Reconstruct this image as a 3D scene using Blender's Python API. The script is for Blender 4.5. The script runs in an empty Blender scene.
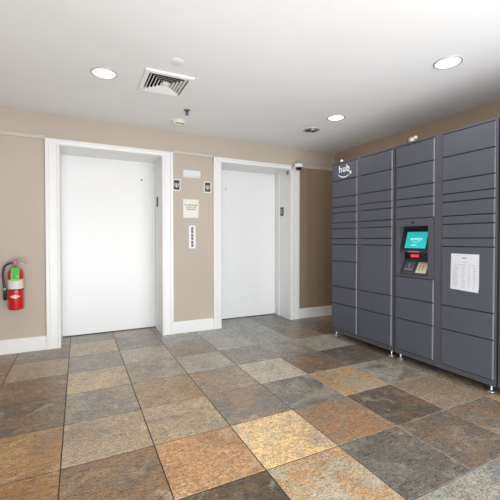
import bpy, bmesh, math, random
from mathutils import Vector, Matrix
random.seed(7)
PI = math.pi
scn = bpy.context.scene
COL = scn.collection

# ------------------------------------------------------------ dimensions (metres)
YB = 4.177          # back wall face
ZC = 2.4534         # ceiling
XR = 3.515          # right wall face
XL, YF = -2.6, -3.6  # how far the lobby runs to the left and behind the camera
S = 0.459           # floor tile
OX, OY = -0.0885, 3.787
YD = 4.595          # lift door face (recessed)
ZH = 2.137          # lift opening head

# ------------------------------------------------------------ colour helper
def lin(c):
    out = []
    for v in c:
        v = v / 255.0
        out.append(v / 12.92 if v <= 0.04045 else ((v + 0.055) / 1.055) ** 2.4)
    return tuple(out)

# ------------------------------------------------------------ materials
def new_mat(name):
    m = bpy.data.materials.new(name)
    m.use_nodes = True
    nt = m.node_tree
    b = nt.nodes['Principled BSDF']
    return m, nt, b

def mat(name, rgb, rough=0.5, metal=0.0, var=0.04, scale=6.0, bump=0.0, bscale=200.0, emit=None, es=0.0, spec=0.5, coat=0.0):
    """principled material with a little procedural tone variation and fine bump"""
    m, nt, b = new_mat(name)
    c = lin(rgb)
    tc = nt.nodes.new('ShaderNodeTexCoord')
    nz = nt.nodes.new('ShaderNodeTexNoise')
    nz.inputs['Scale'].default_value = scale
    nz.inputs['Detail'].default_value = 4
    nt.links.new(tc.outputs['Object'], nz.inputs['Vector'])
    rp = nt.nodes.new('ShaderNodeValToRGB')
    rp.color_ramp.elements[0].position = 0.3
    rp.color_ramp.elements[1].position = 0.7
    rp.color_ramp.elements[0].color = tuple(max(0, v * (1 - var)) for v in c) + (1,)
    rp.color_ramp.elements[1].color = tuple(min(1, v * (1 + var)) for v in c) + (1,)
    nt.links.new(nz.outputs['Fac'], rp.inputs['Fac'])
    nt.links.new(rp.outputs['Color'], b.inputs['Base Color'])
    b.inputs['Roughness'].default_value = rough
    b.inputs['Metallic'].default_value = metal
    b.inputs['Specular IOR Level'].default_value = spec
    b.inputs['Coat Weight'].default_value = coat
    if bump > 0:
        n2 = nt.nodes.new('ShaderNodeTexNoise')
        n2.inputs['Scale'].default_value = bscale
        n2.inputs['Detail'].default_value = 3
        nt.links.new(tc.outputs['Object'], n2.inputs['Vector'])
        bp = nt.nodes.new('ShaderNodeBump')
        bp.inputs['Strength'].default_value = bump
        bp.inputs['Distance'].default_value = 0.002
        nt.links.new(n2.outputs['Fac'], bp.inputs['Height'])
        nt.links.new(bp.outputs['Normal'], b.inputs['Normal'])
    if emit:
        b.inputs['Emission Color'].default_value = lin(emit) + (1,)
        b.inputs['Emission Strength'].default_value = es
    return m

M = {}
M['wall'] = mat('beige_wall_paint', (188, 177, 164), 0.75, var=0.03, scale=1.3, bump=0.25, bscale=90)
M['ceil'] = mat('ceiling_paint', (236, 237, 238), 0.9, var=0.02, scale=1.1, bump=0.2, bscale=120)
M['white'] = mat('white_gloss_trim_paint', (232, 232, 231), 0.35, var=0.008)
M['ledge'] = mat('pale_ledge_paint', (196, 190, 182), 0.5, var=0.02)
M['liftdoor'] = mat('white_lift_door_paint', (238, 238, 238), 0.38, var=0.006)
M['dark'] = mat('near_black_gap', (14, 14, 16), 0.8, var=0.1)
M['black'] = mat('black_plastic', (20, 20, 22), 0.25, var=0.05)
M['bulb'] = mat('milky_plastic', (196, 194, 184), 0.5, var=0.01)
M['charcoal'] = mat('charcoal_print', (62, 62, 62), 0.5, var=0.03)
M['greytext'] = mat('grey_print', (110, 108, 104), 0.7, var=0.03)
M['palegrey'] = mat('pale_grey_print', (158, 160, 168), 0.7, var=0.03)
M['locker'] = mat('slate_grey_powder_coat', (77, 80, 90), 0.42, var=0.03, scale=3, bump=0.12, bscale=600)
M['lockframe'] = mat('slate_grey_frame', (76, 77, 84), 0.45, var=0.03, scale=3, bump=0.12, bscale=600)
M['edge'] = mat('lit_door_edge', (160, 163, 170), 0.35, var=0.03)  # paler than the doors: light caught on their right sides, put into colour
M['steel'] = mat('zinc_foot', (185, 188, 192), 0.3, metal=0.8, var=0.05)
M['chrome'] = mat('chrome', (205, 207, 210), 0.2, metal=0.9, var=0.03)
M['logo'] = mat('white_vinyl', (245, 246, 250), 0.5, var=0.01)
M['screen'] = mat('teal_screen', (25, 165, 165), 0.2, var=0.10, scale=4, emit=(28, 178, 178), es=0.55)
M['screentext'] = mat('screen_text', (150, 225, 225), 0.3, var=0.01, emit=(170, 235, 235), es=0.5)
M['red_led'] = mat('red_scanner_glow', (235, 60, 80), 0.4, var=0.2, scale=60, emit=(240, 40, 70), es=1.0)
M['card'] = mat('cream_card', (206, 198, 176), 0.6, var=0.06, scale=40)
M['paper'] = mat('white_paper', (210, 211, 217), 0.7, var=0.015, scale=12)
M['plate'] = mat('off_white_sign', (228, 225, 217), 0.5, var=0.01)
M['frost'] = mat('frosted_plate', (214, 212, 204), 0.3, var=0.02)
M['red'] = mat('extinguisher_red', (196, 22, 28), 0.28, var=0.05, coat=0.4)
M['green'] = mat('green_tag', (96, 196, 96), 0.5, var=0.05, scale=30)
M['cream'] = mat('cream_label', (226, 216, 190), 0.5, var=0.08, scale=60)
M['labelwhite'] = mat('white_label_mottled', (214, 212, 212), 0.5, var=0.12, scale=120)
M['rubber'] = mat('black_rubber', (48, 46, 46), 0.5, var=0.08, scale=50)
M['trimring'] = mat('downlight_trim', (196, 196, 198), 0.35, metal=0.2, var=0.02)
M['lens'] = mat('downlight_lens', (255, 255, 255), 0.4, var=0.0, emit=(255, 253, 250), es=3.0)
M['baffle'] = mat('dim_downlight_baffle', (140, 140, 140), 0.35, metal=0.4, var=0.35, scale=40)
M['ivory'] = mat('ivory_plastic', (226, 222, 208), 0.45, var=0.01)
M['vent'] = mat('white_vent_enamel', (236, 236, 234), 0.4, var=0.01)
M['ventdark'] = mat('vent_plenum', (24, 24, 25), 0.8, var=0.1)
M['oldwhite'] = mat('yellowed_plastic', (176, 166, 140), 0.45, var=0.05, scale=30)

def floor_material():
    m, nt, b = new_mat('slate_tile')
    N, L = nt.nodes, nt.links
    a1 = N.new('ShaderNodeAttribute'); a1.attribute_name = 'base_tone'
    a2 = N.new('ShaderNodeAttribute'); a2.attribute_name = 'accent_tone'
    a3 = N.new('ShaderNodeAttribute'); a3.attribute_name = 'tile_seed'
    geo = N.new('ShaderNodeTexCoord')
    add = N.new('ShaderNodeVectorMath'); add.operation = 'ADD'
    L.new(geo.outputs['Object'], add.inputs[0]); L.new(a3.outputs['Vector'], add.inputs[1])
    # large mineral blotches
    n1 = N.new('ShaderNodeTexNoise'); n1.inputs['Scale'].default_value = 4.2; n1.inputs['Detail'].default_value = 7
    n1.inputs['Roughness'].default_value = 0.62; n1.inputs['Distortion'].default_value = 1.0
    L.new(add.outputs[0], n1.inputs['Vector'])
    r1 = N.new('ShaderNodeValToRGB'); r1.color_ramp.elements[0].position = 0.44; r1.color_ramp.elements[1].position = 0.60
    L.new(n1.outputs['Fac'], r1.inputs['Fac'])
    mx = N.new('ShaderNodeMix'); mx.data_type = 'RGBA'
    L.new(r1.outputs['Color'], mx.inputs[0]); L.new(a1.outputs['Color'], mx.inputs[6]); L.new(a2.outputs['Color'], mx.inputs[7])
    # streaky cleft texture, running diagonally over the tile
    mp = N.new('ShaderNodeMapping'); mp.inputs['Rotation'].default_value = (0, 0, 0.75); mp.inputs['Scale'].default_value = (16, 70, 1)
    L.new(add.outputs[0], mp.inputs['Vector'])
    n2 = N.new('ShaderNodeTexNoise'); n2.inputs['Scale'].default_value = 1.6; n2.inputs['Detail'].default_value = 8
    n2.inputs['Roughness'].default_value = 0.72; n2.inputs['Distortion'].default_value = 1.4
    L.new(mp.outputs['Vector'], n2.inputs['Vector'])
    r2 = N.new('ShaderNodeMapRange'); r2.inputs['From Min'].default_value = 0.28; r2.inputs['From Max'].default_value = 0.72
    r2.inputs['To Min'].default_value = 0.42; r2.inputs['To Max'].default_value = 1.72
    L.new(n2.outputs['Fac'], r2.inputs['Value'])
    # fine grain speckle
    n3 = N.new('ShaderNodeTexNoise'); n3.inputs['Scale'].default_value = 120; n3.inputs['Detail'].default_value = 4; n3.inputs['Roughness'].default_value = 0.7
    L.new(add.outputs[0], n3.inputs['Vector'])
    r3 = N.new('ShaderNodeMapRange'); r3.inputs['From Min'].default_value = 0.3; r3.inputs['From Max'].default_value = 0.7
    r3.inputs['To Min'].default_value = 0.36; r3.inputs['To Max'].default_value = 1.75
    L.new(n3.outputs['Fac'], r3.inputs['Value'])
    ml = N.new('ShaderNodeMath'); ml.operation = 'MULTIPLY'
    L.new(r2.outputs['Result'], ml.inputs[0]); L.new(r3.outputs['Result'], ml.inputs[1])
    # patches of blue-grey and of rust over every tile
    def patch(prev, scale, off, lo, hi, amt, col, mode):
        mv = N.new('ShaderNodeVectorMath'); mv.operation = 'ADD'; mv.inputs[1].default_value = off
        L.new(add.outputs[0], mv.inputs[0])
        nn = N.new('ShaderNodeTexNoise'); nn.inputs['Scale'].default_value = scale; nn.inputs['Detail'].default_value = 8
        nn.inputs['Roughness'].default_value = 0.66; nn.inputs['Distortion'].default_value = 0.8
        L.new(mv.outputs[0], nn.inputs['Vector'])
        q = N.new('ShaderNodeMapRange'); q.inputs['From Min'].default_value = lo; q.inputs['From Max'].default_value = hi
        q.inputs['To Max'].default_value = amt
        L.new(nn.outputs['Fac'], q.inputs['Value'])
        k = N.new('ShaderNodeMix'); k.data_type = 'RGBA'; k.blend_type = mode
        L.new(q.outputs['Result'], k.inputs[0]); L.new(prev, k.inputs[6]); k.inputs[7].default_value = col
        return k.outputs[2]
    tonecol = patch(mx.outputs[2], 5.5, (3.1, 7.7, 1.3), 0.5, 0.7, 0.30, lin((142, 133, 118)) + (1,), 'MIX')
    tonecol = patch(tonecol, 6.5, (9.4, 2.2, 5.5), 0.54, 0.74, 0.42, lin((164, 122, 84)) + (1,), 'MIX')
    tonecol = patch(tonecol, 3.4, (5.4, 8.2, 2.5), 0.5, 0.75, 0.42, lin((70, 62, 52)) + (1,), 'MIX')
    tonecol = patch(tonecol, 9.0, (1.4, 6.2, 8.5), 0.54, 0.76, 0.42, lin((214, 204, 184)) + (1,), 'MIX')
    vm = N.new('ShaderNodeVectorMath'); vm.operation = 'SCALE'
    L.new(tonecol, vm.inputs[0]); L.new(ml.outputs[0], vm.inputs['Scale'])
    L.new(vm.outputs[0], b.inputs['Base Color'])
    rr = N.new('ShaderNodeMapRange'); rr.inputs['To Min'].default_value = 0.16; rr.inputs['To Max'].default_value = 0.42
    L.new(n2.outputs['Fac'], rr.inputs['Value']); L.new(rr.outputs['Result'], b.inputs['Roughness'])
    bp = N.new('ShaderNodeBump'); bp.inputs['Strength'].default_value = 0.2; bp.inputs['Distance'].default_value = 0.003
    ad2 = N.new('ShaderNodeMath'); ad2.operation = 'ADD'
    L.new(n2.outputs['Fac'], ad2.inputs[0]); L.new(n3.outputs['Fac'], ad2.inputs[1])
    L.new(ad2.outputs[0], bp.inputs['Height']); L.new(bp.outputs['Normal'], b.inputs['Normal'])
    b.inputs['Specular IOR Level'].default_value = 0.5
    return m

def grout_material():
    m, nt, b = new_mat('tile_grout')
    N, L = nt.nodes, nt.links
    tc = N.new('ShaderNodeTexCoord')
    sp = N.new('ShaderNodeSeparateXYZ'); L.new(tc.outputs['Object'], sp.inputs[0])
    mr = N.new('ShaderNodeMapRange'); mr.inputs['From Min'].default_value = 1.2; mr.inputs['From Max'].default_value = 1.75; mr.inputs['To Max'].default_value = 1.3  # joints paler to the right: their reflection is put into the colour
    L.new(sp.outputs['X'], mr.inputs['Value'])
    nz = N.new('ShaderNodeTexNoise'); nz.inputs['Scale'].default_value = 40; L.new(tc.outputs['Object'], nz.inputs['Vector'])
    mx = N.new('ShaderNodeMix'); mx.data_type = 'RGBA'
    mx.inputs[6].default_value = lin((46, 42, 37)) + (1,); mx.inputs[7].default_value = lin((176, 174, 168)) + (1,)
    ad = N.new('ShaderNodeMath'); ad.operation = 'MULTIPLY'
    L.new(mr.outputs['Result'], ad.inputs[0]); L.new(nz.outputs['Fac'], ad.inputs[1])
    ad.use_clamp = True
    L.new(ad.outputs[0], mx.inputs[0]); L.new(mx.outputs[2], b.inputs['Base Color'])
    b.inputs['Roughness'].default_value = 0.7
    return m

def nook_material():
    """wall covering with a faint vertical grain, the nook shade put into its brown"""
    m, nt, b = new_mat('nook_shade_covering')
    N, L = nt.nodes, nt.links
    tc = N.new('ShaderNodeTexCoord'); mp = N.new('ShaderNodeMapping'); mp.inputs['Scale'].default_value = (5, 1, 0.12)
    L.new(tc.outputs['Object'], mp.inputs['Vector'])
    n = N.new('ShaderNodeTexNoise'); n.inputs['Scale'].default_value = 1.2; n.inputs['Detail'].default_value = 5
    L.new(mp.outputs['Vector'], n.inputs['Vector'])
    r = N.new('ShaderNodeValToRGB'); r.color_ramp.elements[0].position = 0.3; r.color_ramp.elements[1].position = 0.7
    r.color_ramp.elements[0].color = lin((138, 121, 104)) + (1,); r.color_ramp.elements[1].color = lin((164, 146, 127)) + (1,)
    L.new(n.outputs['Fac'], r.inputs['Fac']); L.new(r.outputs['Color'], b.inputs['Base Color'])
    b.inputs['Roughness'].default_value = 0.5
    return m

# ------------------------------------------------------------ mesh helpers
def box(bm, x0, x1, y0, y1, z0, z1, mi=0):
    v = [bm.verts.new(p) for p in ((x0, y0, z0), (x1, y0, z0), (x1, y1, z0), (x0, y1, z0), (x0, y0, z1), (x1, y0, z1), (x1, y1, z1), (x0, y1, z1))]
    fs = []
    for q in ((0, 3, 2, 1), (4, 5, 6, 7), (0, 1, 5, 4), (1, 2, 6, 5), (2, 3, 7, 6), (3, 0, 4, 7)):
        f = bm.faces.new([v[i] for i in q]); f.material_index = mi; fs.append(f)
    return v, fs

def bevbox(bm, x0, x1, y0, y1, z0, z1, bev=0.004, seg=2, mi=0):
    t = bmesh.new()
    box(t, x0, x1, y0, y1, z0, z1)
    bmesh.ops.bevel(t, geom=t.edges[:], offset=bev, segments=seg, affect='EDGES', profile=0.6)
    merge(bm, t, mi)

def merge(bm, t, mi=None, mtx=None, smooth=None):
    vm = {}
    for v in t.verts:
        vm[v] = bm.verts.new(mtx @ v.co if mtx else v.co)
    for f in t.faces:
        nf = bm.faces.new([vm[v] for v in f.verts])
        nf.material_index = f.material_index if mi is None else mi
        nf.smooth = f.smooth if smooth is None else smooth
    t.free()

def lathe(bm, prof, seg=32, mtx=None, mi=0, a0=0.0, a1=2 * PI, smooth=True):
    """prof: list of (radius, z) turned about local z"""
    full = abs(a1 - a0 - 2 * PI) < 1e-6
    n = seg if full else seg + 1
    rings = []
    for r, z in prof:
        if r < 1e-6:
            p = Vector((0, 0, z)); rings.append([bm.verts.new(mtx @ p if mtx else p)])
        else:
            ring = []
            for i in range(n):
                a = a0 + (a1 - a0) * i / seg
                p = Vector((r * math.cos(a), r * math.sin(a), z))
                ring.append(bm.verts.new(mtx @ p if mtx else p))
            rings.append(ring)
    for k in range(len(rings) - 1):
        A, B = rings[k], rings[k + 1]
        for i in range(seg):
            j = (i + 1) % n if full else i + 1
            if len(A) == 1 and len(B) == 1: continue
            if len(A) == 1: f = bm.faces.new((A[0], B[j], B[i]))
            elif len(B) == 1: f = bm.faces.new((A[i], A[j], B[0]))
            else: f = bm.faces.new((A[i], A[j], B[j], B[i]))
            f.material_index = mi; f.smooth = smooth

def tube(bm, pts, r, seg=10, mi=0):
    """round tube through pts, capped; r a number or a list"""
    pts = [Vector(p) for p in pts]
    rr = r if isinstance(r, (list, tuple)) else [r] * len(pts)
    prev = None; ref = Vector((0, 0, 1))
    rings = []
    for i, p in enumerate(pts):
        d = (pts[min(i + 1, len(pts) - 1)] - pts[max(i - 1, 0)]).normalized()
        if prev is None:
            ref = Vector((0, 0, 1)) if abs(d.z) < 0.9 else Vector((1, 0, 0))
            s = d.cross(ref).normalized()
        else:
            s = (prev - d * prev.dot(d)).normalized()
        prev = s
        t = d.cross(s)
        rings.append([bm.verts.new(p + (s * math.cos(2 * PI * k / seg) + t * math.sin(2 * PI * k / seg)) * rr[i]) for k in range(seg)])
    for A, B in zip(rings, rings[1:]):
        for k in range(seg):
            f = bm.faces.new((A[k], A[(k + 1) % seg], B[(k + 1) % seg], B[k])); f.smooth = True; f.material_index = mi
    for q in (rings[0][::-1], rings[-1]):
        f = bm.faces.new(q); f.material_index = mi

def spline(pts, n=8):
    P = [Vector(p) for p in pts]; out = []
    for i in range(len(P) - 1):
        p0, p1, p2, p3 = P[max(i - 1, 0)], P[i], P[i + 1], P[min(i + 2, len(P) - 1)]
        for k in range(n):
            t = k / n
            out.append(0.5 * ((2 * p1) + (p2 - p0) * t + (2 * p0 - 5 * p1 + 4 * p2 - p3) * t * t + (3 * p1 - p0 - 3 * p2 + p3) * t ** 3))
    out.append(P[-1])
    return out

def prism(bm, poly, axis_map, d0, d1, mi=0):
    """poly: 2-D outline; axis_map(a, b, d) -> point"""
    A = [bm.verts.new(axis_map(a, b, d0)) for a, b in poly]
    B = [bm.verts.new(axis_map(a, b, d1)) for a, b in poly]
    fs = [bm.faces.new(A[::-1]), bm.faces.new(B)]
    n = len(poly)
    for i in range(n):
        fs.append(bm.faces.new((A[i], A[(i + 1) % n], B[(i + 1) % n], B[i])))
    for f in fs: f.material_index = mi

def obj(name, bm, mats, parent=None, recalc=True):
    if recalc: bmesh.ops.recalc_face_normals(bm, faces=bm.faces[:])
    me = bpy.data.meshes.new(name)
    bm.to_mesh(me); bm.free()
    for m in (mats if isinstance(mats, (list, tuple)) else [mats]): me.materials.append(m)
    o = bpy.data.objects.new(name, me); COL.objects.link(o)
    if parent: o.parent = parent
    return o

def struct(name, bm, mats, parent=None):
    o = obj(name, bm, mats, parent)
    if not parent: o['kind'] = 'structure'
    return o

def tag(o, label, cat, group=None):
    o['label'] = label; o['category'] = cat
    if group: o['group'] = group
    return o

def thing(name, label, cat, loc=(0, 0, 0), rz=0.0, group=None):
    o = bpy.data.objects.new(name, None); COL.objects.link(o)
    o.empty_display_size = 0.1
    o.location = loc; o.rotation_euler = (0, 0, rz)
    return tag(o, label, cat, group)

def text_mesh(bm, body, size, mtx, bold=0.0, depth=0.0006, mi=0, spacing=1.0, align='CENTER'):
    cu = bpy.data.curves.new('lettering', 'FONT')
    cu.body = body; cu.size = size; cu.align_x = align; cu.align_y = 'CENTER'
    cu.extrude = depth; cu.offset = bold; cu.space_character = spacing; cu.resolution_u = 3
    o = bpy.data.objects.new('lettering', cu); COL.objects.link(o)
    dg = bpy.context.evaluated_depsgraph_get(); dg.update()
    me = bpy.data.meshes.new_from_object(o.evaluated_get(dg))
    bpy.data.objects.remove(o); bpy.data.curves.remove(cu)
    t = bmesh.new(); t.from_mesh(me); bpy.data.meshes.remove(me)
    merge(bm, t, mi, mtx)

def BM(): return bmesh.new()

# ============================================================ FLOOR
tone = {  # (column, row) : base, accent  (slate colours of each tile)
 (-2, -1): ((118, 96, 70), (132, 92, 58)), (-2, 0): ((128, 98, 66), (146, 98, 56)), (-2, 1): ((126, 94, 62), (150, 98, 54)),
 (-1, -2): ((140, 128, 110), (128, 118, 104)), (-1, -1): ((126, 112, 92), (112, 98, 80)), (-1, 0): ((152, 134, 108), (164, 138, 104)),
 (-1, 1): ((116, 96, 70), (134, 104, 70)), (-1, 2): ((122, 104, 80), (98, 86, 68)), (-1, 3): ((158, 126, 88), (176, 118, 62)),
 (-1, 4): ((146, 110, 70), (170, 112, 60)),
 (0, -2): ((136, 130, 120), (124, 118, 110)), (0, -1): ((172, 156, 132), (160, 146, 124)), (0, 0): ((146, 138, 126), (132, 126, 116)),
 (0, 1): ((184, 160, 126), (176, 152, 120)), (0, 2): ((148, 134, 114), (128, 122, 110)), (0, 3): ((164, 146, 120), (172, 146, 110)),
 (0, 4): ((136, 106, 76), (120, 96, 72)),
 (1, -2): ((150, 142, 126), (140, 134, 124)), (1, -1): ((138, 132, 124), (128, 124, 118)), (1, 0): ((170, 162, 146), (158, 150, 136)),
 (1, 1): ((158, 146, 128), (148, 134, 116)), (1, 2): ((156, 138, 112), (174, 134, 92)), (1, 3): ((176, 156, 126), (164, 144, 116)),
 (1, 4): ((186, 146, 104), (196, 140, 86)), (1, 5): ((92, 78, 58), (74, 66, 54)),
 (2, -2): ((138, 136, 132), (128, 126, 124)), (2, -1): ((146, 144, 140), (136, 134, 130)), (2, 0): ((142, 134, 122), (130, 124, 114)),
 (2, 1): ((168, 164, 152), (152, 146, 134)), (2, 2): ((144, 132, 116), (160, 128, 96)), (2, 3): ((122, 116, 106), (158, 124, 88)),
 (2, 4): ((224, 192, 142), (210, 178, 136)), (2, 5): ((176, 164, 142), (196, 144, 88)),
 (3, -2): ((150, 150, 150), (138, 138, 138)), (3, -1): ((156, 154, 150), (144, 142, 138)), (3, 0): ((166, 162, 154), (152, 148, 140)),
 (3, 1): ((140, 132, 122), (128, 122, 114)), (3, 2): ((184, 176, 158), (168, 158, 142)), (3, 3): ((112, 110, 104), (156, 146, 128)),
 (3, 4): ((140, 124, 104), (176, 122, 78)), (3, 5): ((98, 94, 88), (120, 112, 100)), (3, 6): ((150, 148, 138), (132, 124, 110)),
 (4, -2): ((140, 142, 142), (126, 128, 128)), (4, -1): ((144, 146, 148), (132, 134, 136)), (4, 0): ((152, 148, 140), (138, 134, 128)),
 (4, 1): ((138, 134, 130), (128, 116, 102)), (4, 2): ((112, 102, 88), (140, 98, 62)), (4, 3): ((168, 156, 136), (198, 148, 90)),
 (4, 4): ((94, 86, 76), (122, 90, 64)), (4, 5): ((104, 98, 90), (128, 104, 80)), (4, 6): ((156, 154, 148), (130, 128, 122)),
 (5, -2): ((108, 108, 106), (96, 96, 96)), (5, -1): ((112, 110, 106), (100, 98, 96)), (5, 0): ((126, 112, 96), (112, 96, 80)),
 (5, 1): ((164, 160, 150), (140, 136, 126)), (5, 2): ((88, 84, 78), (102, 96, 88)), (5, 3): ((158, 154, 144), (124, 118, 108)),
 (5, 4): ((142, 130, 112), (164, 134, 102)), (5, 5): ((120, 112, 102), (146, 108, 76)), (5, 6): ((110, 104, 98), (130, 110, 90)),
 (6, -2): ((96, 90, 82), (84, 78, 72)), (6, -1): ((104, 96, 84), (92, 82, 72)), (6, 0): ((104, 90, 74), (92, 78, 64)),
 (6, 1): ((144, 138, 126), (124, 116, 104)), (6, 2): ((118, 98, 78), (100, 84, 70)), (6, 3): ((138, 128, 112), (120, 110, 96)),
 (6, 4): ((132, 120, 102), (150, 124, 96)),
}
palette = [((150, 132, 106), (170, 130, 88)), ((118, 108, 94), (140, 108, 76)), ((170, 158, 136), (186, 150, 104)), ((104, 98, 90), (126, 104, 82)), ((152, 116, 78), (172, 116, 66))]
def build_floor():
    bm = BM()
    lb = bm.loops.layers.float_color.new('base_tone')
    la = bm.loops.layers.float_color.new('accent_tone')
    ls = bm.loops.layers.float_color.new('tile_seed')
    g = 0.0026
    for c in range(-9, 8):
        for r in range(-2, 17):
            x0, x1 = OX + c * S + g, OX + (c + 1) * S - g
            y1, y0 = OY - r * S - g, OY - (r + 1) * S + g
            x0 = max(x0, XL); x1 = min(x1, XR + 0.02); y1 = min(y1, YD + 0.06); y0 = max(y0, YF)
            if x1 - x0 < 0.01 or y1 - y0 < 0.01: continue
            b_, a_ = tone.get((c, r)) or random.choice(palette)
            m_ = sum(a_) / 3; a_ = tuple(m_ + (v - m_) * 0.72 for v in a_)
            m_ = sum(b_) / 3; b_ = tuple(m_ + (v - m_) * 1.05 for v in b_)
            sd = (random.random() * 7, random.random() * 7, random.random() * 5, 1)
            e = 0.0015
            outer = [bm.verts.new(p) for p in ((x0, y0, -0.0012), (x1, y0, -0.0012), (x1, y1, -0.0012), (x0, y1, -0.0012))]
            inner = [bm.verts.new(p) for p in ((x0 + e, y0 + e, 0), (x1 - e, y0 + e, 0), (x1 - e, y1 - e, 0), (x0 + e, y1 - e, 0))]
            fs = [bm.faces.new(inner)] + [bm.faces.new((outer[i], outer[(i + 1) % 4], inner[(i + 1) % 4], inner[i])) for i in range(4)]
            for f in fs:
                for l in f.loops:
                    l[lb] = lin(b_) + (1,); l[la] = lin(a_) + (1,); l[ls] = sd
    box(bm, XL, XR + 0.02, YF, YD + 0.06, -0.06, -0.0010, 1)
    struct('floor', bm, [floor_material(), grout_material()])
build_floor()

# ============================================================ SHELL
VX, VY, VHX, VHY = 0.661, 2.938, 0.160, 0.180     # duct opening of the air vent
bm = BM()
box(bm, XL, VX - VHX, YF, YD + 0.06, ZC, ZC + 0.05); box(bm, VX + VHX, XR + 0.02, YF, YD + 0.06, ZC, ZC + 0.05)
box(bm, VX - VHX, VX + VHX, YF, VY - VHY, ZC, ZC + 0.05); box(bm, VX - VHX, VX + VHX, VY + VHY, YD + 0.06, ZC, ZC + 0.05)
struct('ceiling', bm, M['ceil'])

D = [(-0.172, 0.896), (1.652, 2.707)]     # clear lift openings
bm = BM()
LT = 0.012                                  # jamb lining thickness
xs = [XL, D[0][0] - LT, D[0][1] + LT, D[1][0] - LT, D[1][1] + LT, XR]
for a, b in ((xs[0], xs[1]), (xs[2], xs[3])):
    box(bm, a, b, YB, YD + 0.06, 0, ZC)
box(bm, xs[4], xs[5], YB, YD + 0.06, 2.2, ZC)
for a, b in ((xs[1], xs[2]), (xs[3], xs[4])):
    box(bm, a, b, YB, YD + 0.06, ZH + LT, ZC)
struct('wall_back', bm, M['wall'])
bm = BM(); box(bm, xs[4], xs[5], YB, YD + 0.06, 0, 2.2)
struct('wall_corner', bm, nook_material())  # back wall section kept darker: shade beside the lockers put into its colour
bm = BM(); box(bm, XR, XR + 0.12, YF, YD + 0.06, 0, ZC)
M['wallr'] = mat('brown_beige_wall_paint', (192, 170, 147), 0.75, var=0.03, scale=1.3, bump=0.25, bscale=90)
struct('wall_right', bm, M['wallr'])

bm = BM(); box(bm, XL - 0.12, XL, YF, YD + 0.06, 0, ZC)
struct('wall_left', bm, M['wall'])  # unseen left wall, put in to keep side light out of the nook

def baseboard(name, x0, x1, y0, y1, along):
    """skirting: flat board with a small stepped and rounded top"""
    bm = BM()
    h, t = 0.142, 0.016
    prof = [(0, 0), (t, 0), (t, h - 0.03), (t - 0.003, h - 0.024), (t - 0.003, h - 0.012), (t - 0.008, h - 0.003), (t - 0.011, h), (0, h)]
    if along == 'x': prism(bm, prof, lambda a, b, d: (d, y1 - a, b), x0, x1)
    else: prism(bm, prof, lambda a, b, d: (x1 - a, d, b), y0, y1)
    struct(name, bm, M['white'])
CW = 0.13
baseboard('baseboard_left', XL, D[0][0] - CW, 0, YB, 'x')
baseboard('baseboard_back', D[0][1] + CW - 0.008, D[1][0] - CW + 0.02, 0, YB, 'x')
baseboard('baseboard_corner', D[1][1] + CW + 0.012, XR - 0.016, 0, YB, 'x')
baseboard('baseboard_right', 0, XR, YF, YB, 'y')

# ledge that runs round the back wall level with the tops of the lift frames
bm = BM()
prof = [(0, 2.184), (0.012, 2.184), (0.014, 2.187), (0.014, 2.222), (0.006, 2.230), (0, 2.231)]
for a, b in ((XL, D[0][0] - CW - 0.0005), (D[0][1] + CW + 0.0005, D[1][0] - 0.1105), (D[1][1] + 0.1425, XR)):
    prism(bm, prof, lambda q, z, d: (d, YB - q, z), a, b)
struct('trim_1', bm, M['ledge'])

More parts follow.
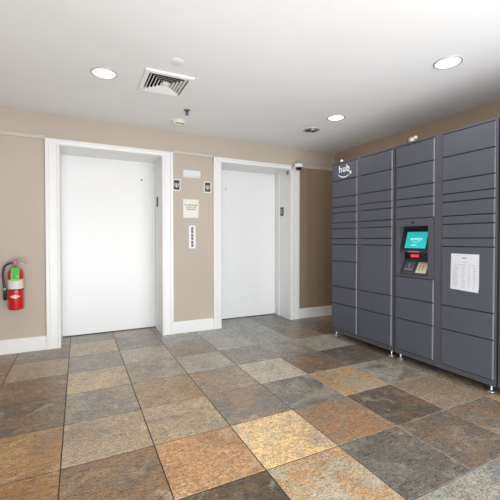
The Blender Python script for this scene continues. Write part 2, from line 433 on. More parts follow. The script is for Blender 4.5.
# ============================================================ LIFT DOORS
def lift(name, d, cl, cr, dot, lantern_z, extra=False):
    x0, x1 = d
    root = bpy.data.objects.new(name, None); COL.objects.link(root); root.location = ((x0 + x1) / 2, YB, 0); root['kind'] = 'structure'
    ox, oy = root.location.x, root.location.y
    def add(n, bm, m, par=None):
        for v in bm.verts:
            v.co.x -= ox; v.co.y -= oy
        return obj(n, bm, m, par or root)
    ZT = 2.196
    # casing with a raised outer band and a bead inside
    bm = BM()
    for (a, b) in ((x0 - cl, x0), (x1, x1 + cr)):
        left = a < x0 - 0.001
        w = b - a
        prof = [(0, 0), (0, 0.030), (0.030, 0.030), (0.036, 0.022), (w - 0.028, 0.018), (w - 0.022, 0.024), (w - 0.008, 0.024), (w, 0.018), (w, 0)]
        f = (lambda p, q, z, a=a: (a + p, YB - q, z)) if left else (lambda p, q, z, b=b: (b - p, YB - q, z))
        prism(bm, prof, f, 0, ZT)
    w = ZT - ZH
    prof = [(0, 0), (0, 0.0305), (0.018, 0.0305), (0.022, 0.022), (w - 0.022, 0.018), (w - 0.016, 0.0245), (w - 0.006, 0.0245), (w, 0.018), (w, 0)]
    prism(bm, prof, lambda p, q, d: (d, YB - q, ZT - p), x0 - cl, x1 + cr)
    add('casing', bm, M['white'])
    # jamb and head linings of the deep reveal
    bm = BM()
    box(bm, x0 - LT, x0, YB, YD, 0, ZH + LT)
    box(bm, x1, x1 + LT, YB, YD, 0, ZH + LT)
    box(bm, x0, x1, YB, YD, ZH, ZH + LT)
    # shallow stop in front of the door
    box(bm, x1 - 0.010, x1, YD - 0.13, YD - 0.115, 0, ZH)
    add('jamb_lining', bm, M['white'])
    bm = BM(); bevbox(bm, x0 + 0.003, x1 - 0.003, YD, YD + 0.045, 0.010, ZH - 0.003, 0.002)
    dp = add('door_panel', bm, M['liftdoor'])
    bm = BM(); box(bm, x0, x1, YD - 0.004, YD + 0.05, 0, 0.006); add('sill', bm, M['charcoal'])
    bm = BM(); lathe(bm, [(0, 0.004), (0.010, 0.004), (0.012, 0.0), (0.012, -0.001)], 16, Matrix.Translation((dot[0], YD, dot[1])) @ Matrix.Rotation(PI / 2, 4, 'X'))
    kh = add('key_hole', bm, M['steel'] if extra else M['greytext'])
    # small dark indicator on the right jamb
    yl = YB + (0.26 if not extra else 0.215)
    bm = BM(); bevbox(bm, x1 - 0.006, x1, yl - 0.04, yl + 0.04, lantern_z - 0.062, lantern_z + 0.062, 0.002)
    il = add('indicator_plate', bm, M['charcoal'])
    bm = BM(); bevbox(bm, x1 - 0.008, x1 - 0.006, yl - 0.016, yl + 0.016, lantern_z - 0.035, lantern_z + 0.035, 0.0008)
    o = obj('indicator_lens', bm, M['palegrey'], il)
    for v in o.data.vertices: v.co.x -= ox; v.co.y -= oy
    if extra:
        bm = BM(); bevbox(bm, x1 - 0.022, x1, YB + 0.035, YB + 0.06, 2.075, 2.128, 0.004); add('head_clip', bm, M['greytext'])
    return root
lift('door_1', D[0], CW, CW, (0.73, 1.905), 1.62)
lift('door_2', D[1], 0.11, 0.142, (1.89, 1.87), 1.56, True)

# ============================================================ WALL SIGNS between the lifts
def face(x, z, y=YB):   # sign frame: local x right, local y up, local z out of the wall
    return Matrix.Translation((x, y, z)) @ Matrix.Rotation(PI / 2, 4, 'X')

def lift_sign(x, z, label):
    t = thing('lift_sign', label, 'sign', (x, YB, z), 0, 'square lift pictogram signs')
    w, h = 0.049, 0.072
    bm = BM(); bevbox(bm, -w, w, -0.006, 0, -h, h, 0.002); obj('sign_plate', bm, M['plate'], t)
    bm = BM(); bevbox(bm, -w + 0.013, w - 0.013, -0.0075, -0.006, -h + 0.014, h - 0.014, 0.0005); obj('dark_panel', bm, M['charcoal'], t)
    bm = BM()
    R = Matrix.Translation((0, -0.0076, 0.002)) @ Matrix.Rotation(PI / 2, 4, 'X')
    lathe(bm, [(0.019, 0.0), (0.019, 0.0012), (0.027, 0.0012), (0.027, 0.0)], 32, R, a0=-PI * 1.28, a1=PI * 0.28, smooth=False)
    # upward arrow inside the ring
    ar = [(-0.004, -0.032), (0.004, -0.032), (0.004, 0.004), (0.012, 0.004), (0, 0.020), (-0.012, 0.004), (-0.004, 0.004)]
    prism(bm, ar, lambda a, b, d: (a, d, b), -0.0088, -0.0076)
    obj('pictogram', bm, M['plate'], t)
lift_sign(1.073, 1.809, 'small dark square pictogram sign beside the frame of the left lift')
lift_sign(1.469, 1.808, 'small dark square pictogram sign beside the frame of the right lift')

t = thing('name_plate', 'pale frosted blank plate on the wall above the notice, between the lift signs', 'plate', (1.263, YB, 1.955))
bm = BM(); bevbox(bm, -0.112, 0.112, -0.008, 0, -0.047, 0.047, 0.003); obj('backing', bm, M['frost'], t)
bm = BM(); bevbox(bm, -0.106, 0.106, -0.012, -0.008, -0.02, 0.042, 0.002); obj('insert', bm, M['palegrey'], t)
bpy.data.objects['insert'].data.materials[0] = mat('pale_insert', (222, 223, 222), 0.25, var=0.02, scale=14)

t = thing('fire_notice', 'square off-white wall notice with three grey lines of capitals above the lift call buttons', 'notice', (1.251, YB, 1.528))
bm = BM(); bevbox(bm, -0.099, 0.099, -0.012, 0, -0.114, 0.114, 0.002); obj('notice_board', bm, M['plate'], t)
bm = BM()
for s_, z_, sz in (('IN CASE OF FIRE', 0.042, 0.0225), ('DO NOT USE', 0.016, 0.021), ('ELEVATORS', -0.010, 0.021)):
    text_mesh(bm, s_, sz, Matrix.Translation((0, -0.0124, z_)) @ Matrix.Rotation(PI / 2, 4, 'X'), bold=0.0004)
obj('lettering', bm, M['charcoal'], t)

t = thing('call_panel', 'narrow white lift call button panel low on the wall between the lifts', 'call panel', (1.266, YB, 1.178))
bm = BM(); bevbox(bm, -0.043, 0.043, -0.010, 0, -0.143, 0.143, 0.003); obj('face_plate', bm, M['white'], t)
for z_, up in ((0.085, 1), (0.0, 0), (-0.085, -1)):
    bm = BM(); bevbox(bm, -0.014, 0.014, -0.014, -0.010, z_ - 0.037, z_ + 0.037, 0.002)
    bt = obj('button' if up else 'key_switch', bm, M['greytext'], t)
    bm = BM()
    if up:
        prism(bm, [(-0.007, z_ - 0.006 * up), (0.007, z_ - 0.006 * up), (0, z_ + 0.009 * up)], lambda a, b, d: (a, d, b), -0.0155, -0.0139)
    else:
        lathe(bm, [(0, 0.0015), (0.006, 0.0015), (0.007, 0)], 20, Matrix.Translation((0, -0.014, z_)) @ Matrix.Rotation(PI / 2, 4, 'X'))
    obj('arrow' if up else 'lock_barrel', bm, M['plate'], bt)

# ============================================================ FIRE EXTINGUISHER
EX, EY = -0.558, YB - 0.085
t = thing('fire_extinguisher', 'red fire extinguisher with a green tag, hung on the beige wall', 'fire extinguisher', (EX, EY, 0.455))
R_ = 0.0665
bm = BM()
lathe(bm, [(0, 0.004), (R_ - 0.012, 0.0), (R_ - 0.003, 0.004), (R_, 0.014), (R_, 0.355), (R_ - 0.004, 0.376), (R_ - 0.016, 0.396), (R_ - 0.036, 0.410), (0.022, 0.416), (0.022, 0.424), (0, 0.424)], 40)
body = obj('cylinder', bm, M['red'], t)
bm = BM(); lathe(bm, [(R_ + 0.0005, 0.197), (R_ + 0.0014, 0.197), (R_ + 0.0014, 0.207), (R_ + 0.0005, 0.207)], 40); obj('dark_band', bm, M['rubber'], t)
# wrap-around label, front half
bm = BM(); lathe(bm, [(R_ + 0.0008, 0.208), (R_ + 0.0008, 0.300)], 24, a0=-PI * 0.97, a1=-PI * 0.03)
lb = obj('instruction_label', bm, M['cream'], t, recalc=False)
bm = BM(); lathe(bm, [(R_ + 0.0016, 0.210), (R_ + 0.0016, 0.275)], 16, a0=-PI * 0.74, a1=-PI * 0.3)
obj('print_panel', bm, M['labelwhite'], lb, recalc=False)
# diamond emblem
bm = BM()
def onbody(a, z): 
    th = -PI / 2 + a / R_
    return ((R_ + 0.0012) * math.cos(th), (R_ + 0.0012) * math.sin(th), z)
n = 12
top = []; bot = []
for i in range(n + 1):
    a = -0.046 + 0.092 * i / n; hh = 0.019 * (1 - abs(a) / 0.046) + 0.0003
    top.append(bm.verts.new(onbody(a, 0.135 + hh))); bot.append(bm.verts.new(onbody(a, 0.135 - hh)))
for i in range(n): bm.faces.new((bot[i], bot[i + 1], top[i + 1], top[i]))
obj('diamond_emblem', bm, M['cream'], t)
# green tag hung from the neck
bm = BM()
tg = []
for k in range(7):
    z = 0.416 - 0.125 * k / 6; y = -0.032 - 0.042 * math.sin(min(1, k / 3) * PI / 2)
    tg.append([bm.verts.new((x, y, z)) for x in (-0.030, -0.007, 0.016, 0.039)])
for A, B in zip(tg, tg[1:]):
    for i in range(3): bm.faces.new((A[i], A[i + 1], B[i + 1], B[i]))
gt = obj('inspection_tag', bm, M['green'], t)
bm = BM()
for z in (0.372, 0.350, 0.316): box(bm, -0.018, 0.030, -0.0765, -0.0748, z, z + 0.0055)
lathe(bm, [(0, 0.0015), (0.007, 0.0015), (0.007, 0)], 14, Matrix.Translation((0, -0.0748, 0.334)) @ Matrix.Rotation(PI / 2, 4, 'X'))
obj('tag_print', bm, mat('dark_green_print', (40, 120, 60), 0.6), gt)
# valve head
bm = BM(); lathe(bm, [(0.017, 0.42), (0.019, 0.424), (0.019, 0.446), (0.024, 0.450), (0.024, 0.474), (0.014, 0.488), (0, 0.490)], 24)
obj('valve', bm, M['chrome'], t)
bm = BM(); lathe(bm, [(0, 0.016), (0.016, 0.016), (0.018, 0.012), (0.018, 0)], 24, Matrix.Translation((0, -0.022, 0.462)) @ Matrix.Rotation(PI / 2, 4, 'X'))
g = obj('pressure_gauge', bm, mat('gauge_pink', (206, 120, 120), 0.3, var=0.1, scale=60), t)
def bar(bm, p, q, w, h):
    p, q = Vector(p), Vector(q); d = (q - p); L = d.length
    tm = BM(); bevbox(tm, 0, L, -w / 2, w / 2, -h / 2, h / 2, 0.002)
    merge(bm, tm, 0, Matrix.Translation(p) @ d.to_track_quat('X', 'Z').to_matrix().to_4x4())
bm = BM(); bar(bm, (-0.010, 0, 0.494), (0.062, -0.01, 0.506), 0.022, 0.006); bar(bm, (0.055, -0.009, 0.505), (0.112, -0.016, 0.478), 0.02, 0.006)
obj('squeeze_lever', bm, M['chrome'], t)
bm = BM(); bar(bm, (0.012, 0, 0.468), (0.060, -0.008, 0.472), 0.022, 0.006); bar(bm, (0.056, -0.008, 0.472), (0.118, -0.016, 0.446), 0.02, 0.006)
obj('carry_handle', bm, M['chrome'], t)
bm = BM(); tube(bm, [(0.010 * math.cos(a) + 0.03, -0.022, 0.486 + 0.010 * math.sin(a)) for a in [2 * PI * k / 16 for k in range(17)]], 0.0016, 6)
obj('safety_pin', bm, M['steel'], t)
bm = BM(); tube(bm, spline([(-0.016, -0.012, 0.462), (-0.050, -0.02, 0.458), (-0.088, -0.018, 0.425), (-0.103, -0.01, 0.36), (-0.099, -0.008, 0.29), (-0.090, -0.006, 0.21)]), 0.0105, 12)
obj('hose', bm, M['rubber'], t)
bm = BM(); tube(bm, [(-0.090, -0.006, 0.215), (-0.0895, -0.006, 0.195), (-0.088, -0.006, 0.10)], [0.012, 0.0145, 0.0165], 14)
nz = obj('nozzle', bm, M['rubber'], t)
bm = BM(); tube(bm, [(-0.0905, -0.006, 0.218), (-0.090, -0.006, 0.196)], 0.0155, 14); obj('hose_clip', bm, M['steel'], t)
bm = BM(); bevbox(bm, -0.02, 0.02, 0.0665, 0.085, 0.12, 0.40, 0.003); bevbox(bm, -0.014, 0.014, 0.03, 0.085, 0.425, 0.44, 0.003)
obj('wall_bracket', bm, M['steel'], t)

# ============================================================ PARCEL LOCKERS
LROT = -PI / 2 + 0.015
SE = [2.016, 1.825, 1.632, 1.520, 1.453, 1.339, 1.271, 1.158, 1.090]
ZB = 0.107
G = 0.003
def locker(label, ytop, W, cols, feet):
    """local x along the front (to the right), local y into the cabinet, front of frame at y=0.
    cols: (u0, u1, list of seam heights from top to bottom, terminal seam index or None)"""
    root = thing('parcel_locker', label, 'parcel locker', (2.72 - 0.015 * (ytop - 2.4), ytop, 0), LROT, 'parcel locker units along the right wall')
    Z0, Z1, DEP = 0.064, 2.036, 0.70
    bm = BM()
    th = 0.014
    # sides, top, bottom and back sheet
    box(bm, 0, th, 0, DEP, Z0, Z1); box(bm, W - th, W, 0, DEP, Z0, Z1)
    box(bm, th, W - th, 0, DEP, Z1 - 0.015, Z1); box(bm, th, W - th, 0, DEP, Z0, Z0 + 0.04)
    box(bm, th, W - th, DEP - 0.01, DEP, Z0 + 0.04, Z1 - 0.015)
    # stiles between the door columns
    for (a, b) in zip(cols, cols[1:]):
        bevbox(bm, a[1] + 0.003, b[0] - 0.003, -0.002, 0.05, Z0 + 0.04, Z1 - 0.015, 0.002)
    lastu = cols[-1][1]
    if lastu + 0.003 < W - th: box(bm, lastu + 0.003, W - th, 0, 0.05, Z0 + 0.04, Z1 - 0.015)
    if cols[0][0] - 0.003 > th: box(bm, th, cols[0][0] - 0.003, 0, 0.05, Z0 + 0.04, Z1 - 0.015)
    # ribs that form the lit outer edges of the frame
    obj('cabinet', bm, M['lockframe'], root)
    bm = BM()
    for (u0, u1, seams, term) in cols:
        if term is None: box(bm, u0 - 0.003, u1 + 0.003, 0.016, 0.022, Z0 + 0.04, Z1 - 0.015)
        else:
            box(bm, u0 - 0.003, u1 + 0.003, 0.016, 0.022, seams[term], Z1 - 0.015)
            box(bm, u0 - 0.003, u1 + 0.003, 0.016, 0.022, Z0 + 0.04, seams[term + 1])
    obj('dark_lining', bm, M['dark'], root)
    doors = {}
    for ci, (u0, u1, seams, term) in enumerate(cols):
        for k in range(len(seams) - 1):
            if term is not None and k == term: continue
            zt, zb = seams[k], seams[k + 1]
            bm = BM()
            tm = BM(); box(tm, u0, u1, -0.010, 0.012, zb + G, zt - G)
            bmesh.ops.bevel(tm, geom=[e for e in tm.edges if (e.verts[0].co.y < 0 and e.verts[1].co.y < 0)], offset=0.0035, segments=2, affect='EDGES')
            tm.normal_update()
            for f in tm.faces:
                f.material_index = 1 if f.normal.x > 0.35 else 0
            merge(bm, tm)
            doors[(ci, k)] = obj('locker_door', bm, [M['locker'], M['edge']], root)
    for (u, v) in feet:
        bm = BM()
        lathe(bm, [(0, 0.0), (0.026, 0.0), (0.027, 0.006), (0.022, 0.011), (0.011, 0.014), (0.008, 0.018), (0.008, Z0)], 20, Matrix.Translation((u, v, 0)))
        lathe(bm, [(0.0001, 0.044), (0.014, 0.044), (0.014, 0.053), (0.0001, 0.053)], 6, Matrix.Translation((u, v, 0)), smooth=False)
        obj('levelling_foot', bm, M['steel'], root)
    return root, doors

c1 = SE + [0.897, 0.601, 0.403, ZB]
c2 = SE + [0.602, 0.404, ZB]
c3 = SE[:6] + [0.801, 0.602, 0.403, ZB]
feetA = [(0.035, 0.045), (0.835, 0.045), (0.035, 0.63), (0.835, 0.63)]
LA, dA = locker('dark grey parcel locker unit with a white logo, furthest along the right wall', 3.263, 0.892,
                [(0.017, 0.407, c1, None), (0.461, 0.869, c2, None)], feetA)
LB, dB = locker('dark grey parcel locker unit with a lit teal touch screen', 2.358, 0.898,
                [(0.019, 0.401, c3, 5), (0.479, 0.880, c2, None)], [(0.035, 0.045), (0.845, 0.045), (0.035, 0.63), (0.845, 0.63)])
LC, dC = locker('dark grey parcel locker unit cut off by the right edge of the photo', 1.447, 0.892,
                [(0.017, 0.407, c1, None), (0.461, 0.869, c2, None)], feetA)

# --- logo on the top left door of the far unit
logo_door = dA[(0, 0)]
bm = BM()
FR = Matrix.Rotation(PI / 2, 4, 'X')
text_mesh(bm, 'hub', 0.108, Matrix.Translation((0.212, -0.0112, 1.946)) @ FR, bold=0.0008, spacing=1.12)
def smile(bm, cx, cz, w, drop, th, y, tip=0.02):
    n = 18; up = []; lo = []
    for i in range(n + 1):
        s = i / n; x = cx - w / 2 + w * s
        arc = -drop * (1 - (2 * s - 1) ** 2)
        hh = th * (0.35 + 0.65 * math.sin(PI * min(1, s * 1.1 + 0.1)) ** 0.7)
        up.append((x, cz + arc + hh / 2)); lo.append((x, cz + arc - hh / 2))
    prism(bm, up + lo[::-1], lambda a, b, d: (a, d, b), y - 0.001, y)
    ex, ez = up[-1][0], cz
    prism(bm, [(ex - 1.7 * tip, ez + 0.55 * tip), (ex + 0.3 * tip, ez + 0.75 * tip), (ex + 0.15 * tip, ez - 1.25 * tip), (ex - 0.4 * tip, ez - 0.9 * tip), (ex - 0.3 * tip, ez + 0.15 * tip), (ex - 1.6 * tip, ez + 0.05 * tip)],
          lambda a, b, d: (a, d, b), y - 0.001, y)
smile(bm, 0.218, 1.893, 0.205, 0.040, 0.012, -0.0105, 0.02)
obj('logo', bm, M['logo'], logo_door)

# --- touch screen terminal in the near unit
u0, u1, zt, zb = 0.019, 0.401, 1.339 - G, 0.801 + G
h0, h1, ht, hb = 0.055, 0.352, 1.268, 0.822
bm = BM()
def ring_front(bm, y0, y1):
    box(bm, u0, h0, y0, y1, zb, zt); box(bm, h1, u1, y0, y1, zb, zt)
    box(bm, h0, h1, y0, y1, ht, zt); box(bm, h0, h1, y0, y1, zb, hb)
ring_front(bm, -0.010, 0.02)
# cheeks, roof, floor and back of the recess
DV = 0.11
box(bm, h0 - 0.004, h0, 0.02, DV, hb, ht); box(bm, h1, h1 + 0.004, 0.02, DV, hb, ht)
box(bm, h0, h1, 0.02, DV, ht, ht + 0.004); box(bm, h0, h1, 0.02, DV, hb - 0.004, hb)
box(bm, h0 - 0.004, h1 + 0.004, DV, DV + 0.004, hb - 0.004, ht + 0.004)
TM = obj('terminal', bm, [M['lockframe']], LB)
# slanted screen housing: deep at the top, flush at its foot
bm = BM()
sl = [(0.060, ht - 0.002), (DV, ht - 0.002), (DV, 1.028), (-0.004, 1.028), (-0.004, 1.046)]
prism(bm, sl, lambda a, b, d: (d, a, b), h0 + 0.0005, h1 - 0.0005)
obj('screen_housing', bm, mat('dark_housing', (40, 40, 45), 0.4, var=0.04), TM)
def on_slant(u, s, off):   # point on the slanted face, s measured up from its foot
    p0 = Vector((0, -0.004, 1.046)); p1 = Vector((0, 0.060, ht - 0.002)); d = (p1 - p0).normalized(); n = Vector((0, -d.z, d.y))
    q = p0 + d * s + n * off; return Vector((u, q.y, q.z))
bm = BM()
A = [on_slant(u, s, 0.001) for u, s in ((0.080, 0.008), (0.335, 0.008), (0.335, 0.205), (0.080, 0.205))]
bm.faces.new([bm.verts.new(p) for p in A]); obj('screen_bezel', bm, M['black'], TM, recalc=False)
bm = BM()
A = [on_slant(u, s, 0.002) for u, s in ((0.106, 0.022), (0.318, 0.022), (0.318, 0.176), (0.106, 0.176))]
bm.faces.new([bm.verts.new(p) for p in A]); obj('screen', bm, M['screen'], TM, recalc=False)
d = (on_slant(0, 1, 0) - on_slant(0, 0, 0)); X_, Y_ = Vector((1, 0, 0)), d.normalized(); Z_ = X_.cross(Y_)
def slant_mtx(u, s, off):
    m = Matrix((X_, Y_, Z_)).transposed().to_4x4(); m.translation = on_slant(u, s, off); return m
bm = BM(); text_mesh(bm, 'amazon', 0.040, slant_mtx(0.214, 0.112, 0.003), bold=0.0008, depth=0.0002)
tm = BM(); smile(tm, 0, 0, 0.07, 0.012, 0.005, 0, 0.007)
merge(bm, tm, 0, slant_mtx(0.212, 0.090, 0.003) @ Matrix.Rotation(-PI / 2, 4, 'X'))
tm = BM(); box(tm, -0.03, 0.03, -0.003, 0.003, 0, 0.0003); merge(bm, tm, 0, slant_mtx(0.195, 0.052, 0.0028))
obj('screen_text', bm, M['screentext'], TM)
# little camera above the recess
bm = BM(); lathe(bm, [(0, 0.004), (0.010, 0.004), (0.012, 0)], 18, Matrix.Translation((0.203, -0.010, 1.302)) @ FR); obj('camera_eye', bm, M['black'], TM)
# sensor strip, scanner slot and lower reader shelf
bm = BM(); bevbox(bm, 0.150, 0.262, -0.0065, -0.004, 1.031, 1.043, 0.001); obj('indicator_strip', bm, mat('pinkish_strip', (150, 120, 122), 0.4, var=0.15, scale=40), TM)
bm = BM(); box(bm, h0 + 0.001, h1 - 0.001, 0.070, 0.0745, 0.962, 1.027); obj('scanner_window', bm, M['black'], TM)
bm = BM(); bevbox(bm, 0.125, 0.205, 0.062, 0.0702, 0.984, 1.008, 0.003); obj('scanner_light', bm, M['red_led'], TM)
bm = BM()
prism(bm, [(0.075, 0.962), (DV, 0.962), (DV, hb + 0.0005), (0.0, hb + 0.0005), (0.0, 0.832)], lambda a, b, d: (d, a, b), h0 + 0.0005, h1 - 0.0005)
obj('reader_shelf', bm, mat('shelf_grey', (56, 57, 64), 0.45, var=0.04), TM)
def on_shelf(u, s, off):
    p0 = Vector((0, 0.0, 0.832)); p1 = Vector((0, 0.075, 0.962)); d = (p1 - p0).normalized(); n = Vector((0, -d.z, d.y))
    q = p0 + d * s + n * off; return Vector((u, q.y, q.z))
def slab(bm, u0, u1, s0, s1, o0, o1):
    A = [bm.verts.new(on_shelf(u, s, o0)) for u, s in ((u0, s0), (u1, s0), (u1, s1), (u0, s1))]
    B = [bm.verts.new(on_shelf(u, s, o1)) for u, s in ((u0, s0), (u1, s0), (u1, s1), (u0, s1))]
    bm.faces.new(A[::-1]); bm.faces.new(B)
    for i in range(4): bm.faces.new((A[i], A[(i + 1) % 4], B[(i + 1) % 4], B[i]))
bm = BM(); slab(bm, 0.082, 0.185, 0.025, 0.125, 0.0005, 0.006); cr = obj('card_reader', bm, M['lockframe'], TM)
bm = BM(); slab(bm, 0.092, 0.175, 0.042, 0.047, 0.006, 0.008); slab(bm, 0.128, 0.133, 0.065, 0.110, 0.006, 0.0075); obj('card_slot', bm, M['palegrey'], TM)
bm = BM(); slab(bm, 0.216, 0.318, 0.016, 0.122, 0.0005, 0.003); st = obj('instruction_sticker', bm, M['card'], TM)
bm = BM()
for a, b in ((0.235, 0.250), (0.268, 0.283)): slab(bm, a, b, 0.035, 0.100, 0.003, 0.0036)
slab(bm, 0.222, 0.300, 0.108, 0.116, 0.003, 0.0036)
obj('sticker_print', bm, mat('tan_print', (176, 150, 120), 0.6, var=0.05), TM)

# --- sheet of paper stuck on the tall door (a thing of its own)
t = thing('paper_notice', 'white sheet of printed paper taped to the tall locker door right of the touch screen', 'paper notice', LB.location.copy(), LROT)
def pp(s, r):  # s across 0..1, r down 0..1; foot hangs slightly skewed and curls off the door
    u = 0.560 + 0.219 * s - 0.004 * r * (1 - s)
    z = 1.034 - 0.002 * s - r * (0.286 + 0.006 * s)
    y = -0.0112 - 0.010 * max(0, r - 0.75) ** 2 * 16 * (0.2 + 0.8 * s)
    return Vector((u, y, z))
bm = BM(); n = 10
gr = [[bm.verts.new(pp(i / n, j / n)) for i in range(n + 1)] for j in range(n + 1)]
for j in range(n):
    for i in range(n):
        f = bm.faces.new((gr[j + 1][i], gr[j + 1][i + 1], gr[j][i + 1], gr[j][i])); f.smooth = True
obj('sheet', bm, M['paper'], t, recalc=False)
bm = BM()
def strip(s0, s1, r0, r1):
    k = 4; prev = None
    for i in range(k + 1):
        s = s0 + (s1 - s0) * i / k
        a = bm.verts.new(pp(s, r0) + Vector((0, -0.0006, 0))); b = bm.verts.new(pp(s, r1) + Vector((0, -0.0006, 0)))
        if prev: bm.faces.new((prev[1], b, a, prev[0]))
        prev = (a, b)
strip(0.40, 0.58, 0.09, 0.13); strip(0.42, 0.60, 0.215, 0.23); strip(0.10, 0.85, 0.29, 0.30)
for j in range(13):
    r = 0.35 + j * 0.046
    for s0, s1 in ((0.08, 0.30), (0.40, 0.54), (0.62, 0.74), (0.80, 0.92)):
        strip(s0, s1 - random.random() * 0.07, r, r + 0.011)
obj('printed_lines', bm, M['palegrey'], t, recalc=False)

# --- little camera on top of the locker, and the white sensor above the logo
LCAM = t = thing('locker_camera', 'small yellowed white camera sitting on top of the locker with the touch screen', 'camera', (2.735, 2.185, 2.0365), LROT + 0.25)
bm = BM(); bevbox(bm, -0.035, 0.035, -0.02, 0.03, 0, 0.014, 0.003); obj('mount', bm, M['oldwhite'], t)
bm = BM(); bevbox(bm, -0.042, 0.026, -0.024, 0.03, 0.014, 0.056, 0.006); obj('housing', bm, M['oldwhite'], t)
bm = BM(); lathe(bm, [(0.020, 0), (0.024, 0.006), (0.024, 0.026), (0.018, 0.032), (0, 0.033)], 20, Matrix.Translation((0.024, 0.0, 0.044)) @ Matrix.Rotation(PI / 2, 4, 'Y')); obj('lens_hood', bm, M['bulb'], t)
bm = BM(); tm = BM(); bmesh.ops.create_uvsphere(tm, u_segments=18, v_segments=12, radius=0.021)
for f in tm.faces: f.smooth = True
merge(bm, tm, 0, Matrix.Translation((0.012, -0.050, 0.012)) @ Matrix.Scale(1.25, 4, (1, 0, 0))); obj('sensor_bulb', bm, M['bulb'], t)
bm = BM(); tube(bm, spline([(-0.03, 0.0, 0.035), (-0.058, -0.004, 0.03), (-0.062, -0.004, 0.006), (-0.05, 0.02, 0.004)]), 0.004, 8); obj('cable', bm, M['rubber'], t)
LCAM.scale = (0.72, 0.72, 0.72)
DS = t = thing('dome_sensor', 'tiny white dome sensor on the top edge of the locker just above the logo', 'sensor', (2.722, 3.118, 2.036), LROT)
bm = BM(); lathe(bm, [(0.018, 0), (0.018, 0.006), (0.016, 0.008)], 20); obj('sensor_base', bm, M['greytext'], t)
bm = BM(); lathe(bm, [(0.016, 0.006), (0.016, 0.014), (0.012, 0.024), (0.006, 0.028), (0, 0.029)], 20); obj('sensor_dome', bm, M['logo'], t)

DS.scale = (0.9, 0.9, 1.0)
# ============================================================ DOME CAMERA by the right lift
t = thing('security_camera', 'white security camera with a black dome above the right corner of the right lift frame', 'camera', (2.795, YB - 0.085, 2.19))
bm = BM(); lathe(bm, [(0, 0.030), (0.040, 0.029), (0.058, 0.020), (0.062, 0.006), (0.062, -0.018), (0.050, -0.026), (0.038, -0.026)], 32); obj('housing', bm, M['logo'], t)
bm = BM(); lathe(bm, [(0.041, -0.024), (0.040, -0.036), (0.033, -0.052), (0.020, -0.063), (0, -0.067)], 28); obj('dome', bm, M['black'], t)
bm = BM(); tube(bm, [(0, 0.04, 0.006), (0, 0.054, 0.006)], 0.03, 18); bevbox(bm, -0.05, 0.05, 0.050, 0.0545, -0.035, 0.04, 0.002); obj('wall_mount', bm, M['logo'], t)
bm = BM(); tube(bm, spline([(-0.045, 0.02, -0.012), (-0.075, 0.03, -0.004), (-0.082, 0.045, -0.02), (-0.066, 0.05, -0.04)]), 0.006, 8); obj('cable', bm, M['greytext'], t)

# ============================================================ CEILING FIXTURES
def downlight(x, y, label, lit=True, r=0.098):
    t = thing('downlight', label, 'downlight', (x, y, ZC), 0, 'recessed ceiling downlights')
    bm = BM(); lathe(bm, [(r - 0.016, -0.001), (r - 0.014, -0.009), (r - 0.004, -0.009), (r, -0.004), (r, 0.0)], 48)
    obj('trim_ring', bm, M['trimring'], t)
    bm = BM()
    if lit:
        lathe(bm, [(r - 0.0155, -0.002), (r - 0.028, -0.006), (0, -0.0075)], 48); obj('lamp_lens', bm, M['lens'], t)
    else:
        lathe(bm, [(r - 0.0155, -0.002), (r - 0.03, -0.003), (0, -0.003)], 48); obj('baffle', bm, M['baffle'], t)
        for a in (0.3, 2.4, 4.5):
            bm = BM(); lathe(bm, [(0.026, -0.003), (0.026, -0.010), (0.018, -0.013), (0, -0.013)], 20, Matrix.Translation((0.038 * math.cos(a), 0.038 * math.sin(a), 0)))
            obj('lamp_eye', bm, M['charcoal' if a < 4 else 'trimring'], t)
    return t
downlight(0.190, 2.964, 'lit round ceiling downlight left of the air vent')
downlight(2.451, 1.660, 'lit round ceiling downlight nearest the lockers, largest of those in view')
downlight(2.482, 2.936, 'lit round ceiling downlight beside the unlit one', r=0.095)
downlight(2.503, 3.398, 'unlit round ceiling downlight with a dark baffle near the back wall', False, r=0.1)

t = thing('air_vent', 'square white ceiling air vent with stepped louvres', 'air vent', (0.661, 2.938, ZC))
hx, hy = 0.193, 0.213
def sqring(bm, ax, ay, az, bx, by, bz, mi=0):
    A = [bm.verts.new(p) for p in ((-ax, -ay, az), (ax, -ay, az), (ax, ay, az), (-ax, ay, az))]
    B = [bm.verts.new(p) for p in ((-bx, -by, bz), (bx, -by, bz), (bx, by, bz), (-bx, by, bz))]
    for i in range(4): bm.faces.new((A[i], A[(i + 1) % 4], B[(i + 1) % 4], B[i])).material_index = mi
bm = BM(); sqring(bm, 0.159, 0.179, -0.001, 0.159, 0.179, 0.16)
bm.faces.new([bm.verts.new(p) for p in ((-0.159, -0.179, 0.16), (0.159, -0.179, 0.16), (0.159, 0.179, 0.16), (-0.159, 0.179, 0.16))])
obj('plenum', bm, M['ventdark'], t)
bm = BM(); w = 0.036
sqring(bm, hx, hy, 0, hx, hy, -0.005); sqring(bm, hx, hy, -0.005, hx - 0.006, hy - 0.006, -0.014); sqring(bm, hx - 0.006, hy - 0.006, -0.014, hx - w, hy - w, -0.016); sqring(bm, hx - w, hy - w, -0.016, hx - w, hy - w, 0.02)
obj('vent_frame', bm, M['vent'], t)
for k in range(5):
    q = 0.026 * k
    ax, ay = hx - w - 0.013 - q, hy - w - 0.014 - q * 1.08
    bm = BM(); sx_, sy_ = 0.012, 0.022
    sqring(bm, ax, ay, -0.012, ax - sx_, ay - sy_, -0.001); sqring(bm, ax, ay, -0.012, ax - 0.002, ay - 0.002, -0.0125); sqring(bm, ax - 0.002, ay - 0.002, -0.0125, ax - sx_ - 0.0015, ay - sy_ - 0.001, -0.001)
    obj('louvre', bm, M['vent'], t)
bm = BM(); bevbox(bm, -0.022, 0.022, -0.034, 0.034, -0.014, 0.004, 0.003); obj('centre_plate', bm, M['vent'], t)

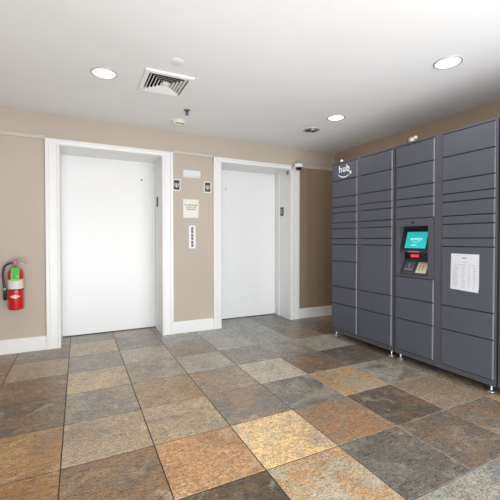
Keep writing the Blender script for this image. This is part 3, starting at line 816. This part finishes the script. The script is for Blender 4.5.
t = thing('sprinkler_head', 'small dark ceiling sprinkler head just in front of the smoke detector', 'sprinkler', (0.992, 3.436, ZC))
bm = BM(); lathe(bm, [(0.034, 0), (0.034, -0.003), (0.024, -0.008), (0.012, -0.009)], 24); obj('escutcheon', bm, M['greytext'], t)
bm = BM(); lathe(bm, [(0.012, -0.007), (0.012, -0.018), (0.007, -0.020), (0.007, -0.026)], 16)
for s_ in (-1, 1): tube(bm, [(0.011 * s_, 0, -0.016), (0.016 * s_, 0, -0.028), (0.004 * s_, 0, -0.045)], 0.003, 8)
tube(bm, [(0, 0, -0.024), (0, 0, -0.045)], 0.0035, 8); obj('sprinkler_frame', bm, M['charcoal'], t)
bm = BM()
lathe(bm, [(0, -0.045), (0.016, -0.046), (0.018, -0.048), (0, -0.0485)], 20); obj('deflector', bm, M['charcoal'], t)

t = thing('smoke_detector', 'round ivory smoke detector on the ceiling near the back wall', 'smoke detector', (1.003, 3.80, ZC))
bm = BM(); lathe(bm, [(0.078, 0), (0.080, -0.003), (0.079, -0.012), (0.070, -0.016)], 40); obj('base', bm, M['ivory'], t)
bm = BM(); lathe(bm, [(0.072, -0.014), (0.070, -0.030), (0.062, -0.038), (0.046, -0.046), (0.024, -0.051), (0, -0.052)], 40); obj('cover', bm, M['ivory'], t)
bm = BM(); lathe(bm, [(0.0665, -0.0345), (0.0635, -0.0385), (0.058, -0.0415)], 40, a0=-2.3, a1=-0.7); obj('sensing_slot', bm, M['greytext'], t)

t = thing('cover_plate', 'flat round white cover plate on the ceiling nearest the camera beyond the vent edge', 'cover plate', (0.660, 2.540, ZC))
bm = BM(); lathe(bm, [(0.052, 0), (0.052, -0.002), (0.050, -0.003), (0, -0.003)], 32); obj('disc', bm, M['ceil'], t)
t['label'] = 'flat round white cover plate on the ceiling beside the air vent'

# ============================================================ LIGHT
w = bpy.data.worlds.new('World'); scn.world = w; w.use_nodes = True
bg = w.node_tree.nodes['Background']
bg.inputs['Color'].default_value = (0.93, 0.97, 1.0, 1); bg.inputs['Strength'].default_value = 0.9

def area(name, loc, target, sx, sy, power, col=(1, 1, 1)):
    l = bpy.data.lights.new(name, 'AREA'); l.shape = 'RECTANGLE'; l.size = sx; l.size_y = sy; l.energy = power; l.color = col
    o = bpy.data.objects.new(name, l); COL.objects.link(o); o.location = loc
    o.rotation_euler = (Vector(target) - Vector(loc)).to_track_quat('-Z', 'Y').to_euler()
    return o
area('lobby_window_light', (0.9, -3.4, 1.45), (0.7, 3.5, 1.1), 3.6, 2.1, 62, (0.96, 0.98, 1.0))
area('added_ceiling_fill', (1.3, -0.7, 0.45), (2.2, 3.8, ZC), 4.8, 1.0, 172, (0.92, 0.96, 1.0))  # unseen uplight behind the camera, added to brighten the ceiling
for (x, y) in ((0.19, 2.964), (2.451, 1.66), (2.482, 2.936)):
    l = bpy.data.lights.new('downlight_lamp', 'AREA'); l.shape = 'DISK'; l.size = 0.15; l.energy = 4.5; l.color = (1, 0.95, 0.88)
    o = bpy.data.objects.new('downlight_lamp', l); COL.objects.link(o); o.location = (x, y, ZC - 0.012)

# ============================================================ CAMERA
cam = bpy.data.cameras.new('Camera'); co = bpy.data.objects.new('Camera', cam); COL.objects.link(co)
co.location = (0, 0, 1.147)
co.rotation_euler = (PI / 2 - 0.0165, 0, -0.4600)
cam.sensor_fit = 'HORIZONTAL'; cam.sensor_width = 36; cam.lens = 346.4 / 500 * 36
cam.shift_y = -(250 - 245.2) / 500
cam.clip_start = 0.05
scn.camera = co
scn.view_settings.view_transform = 'Standard'
scn.view_settings.look = 'None'
scn.view_settings.exposure = -0.12
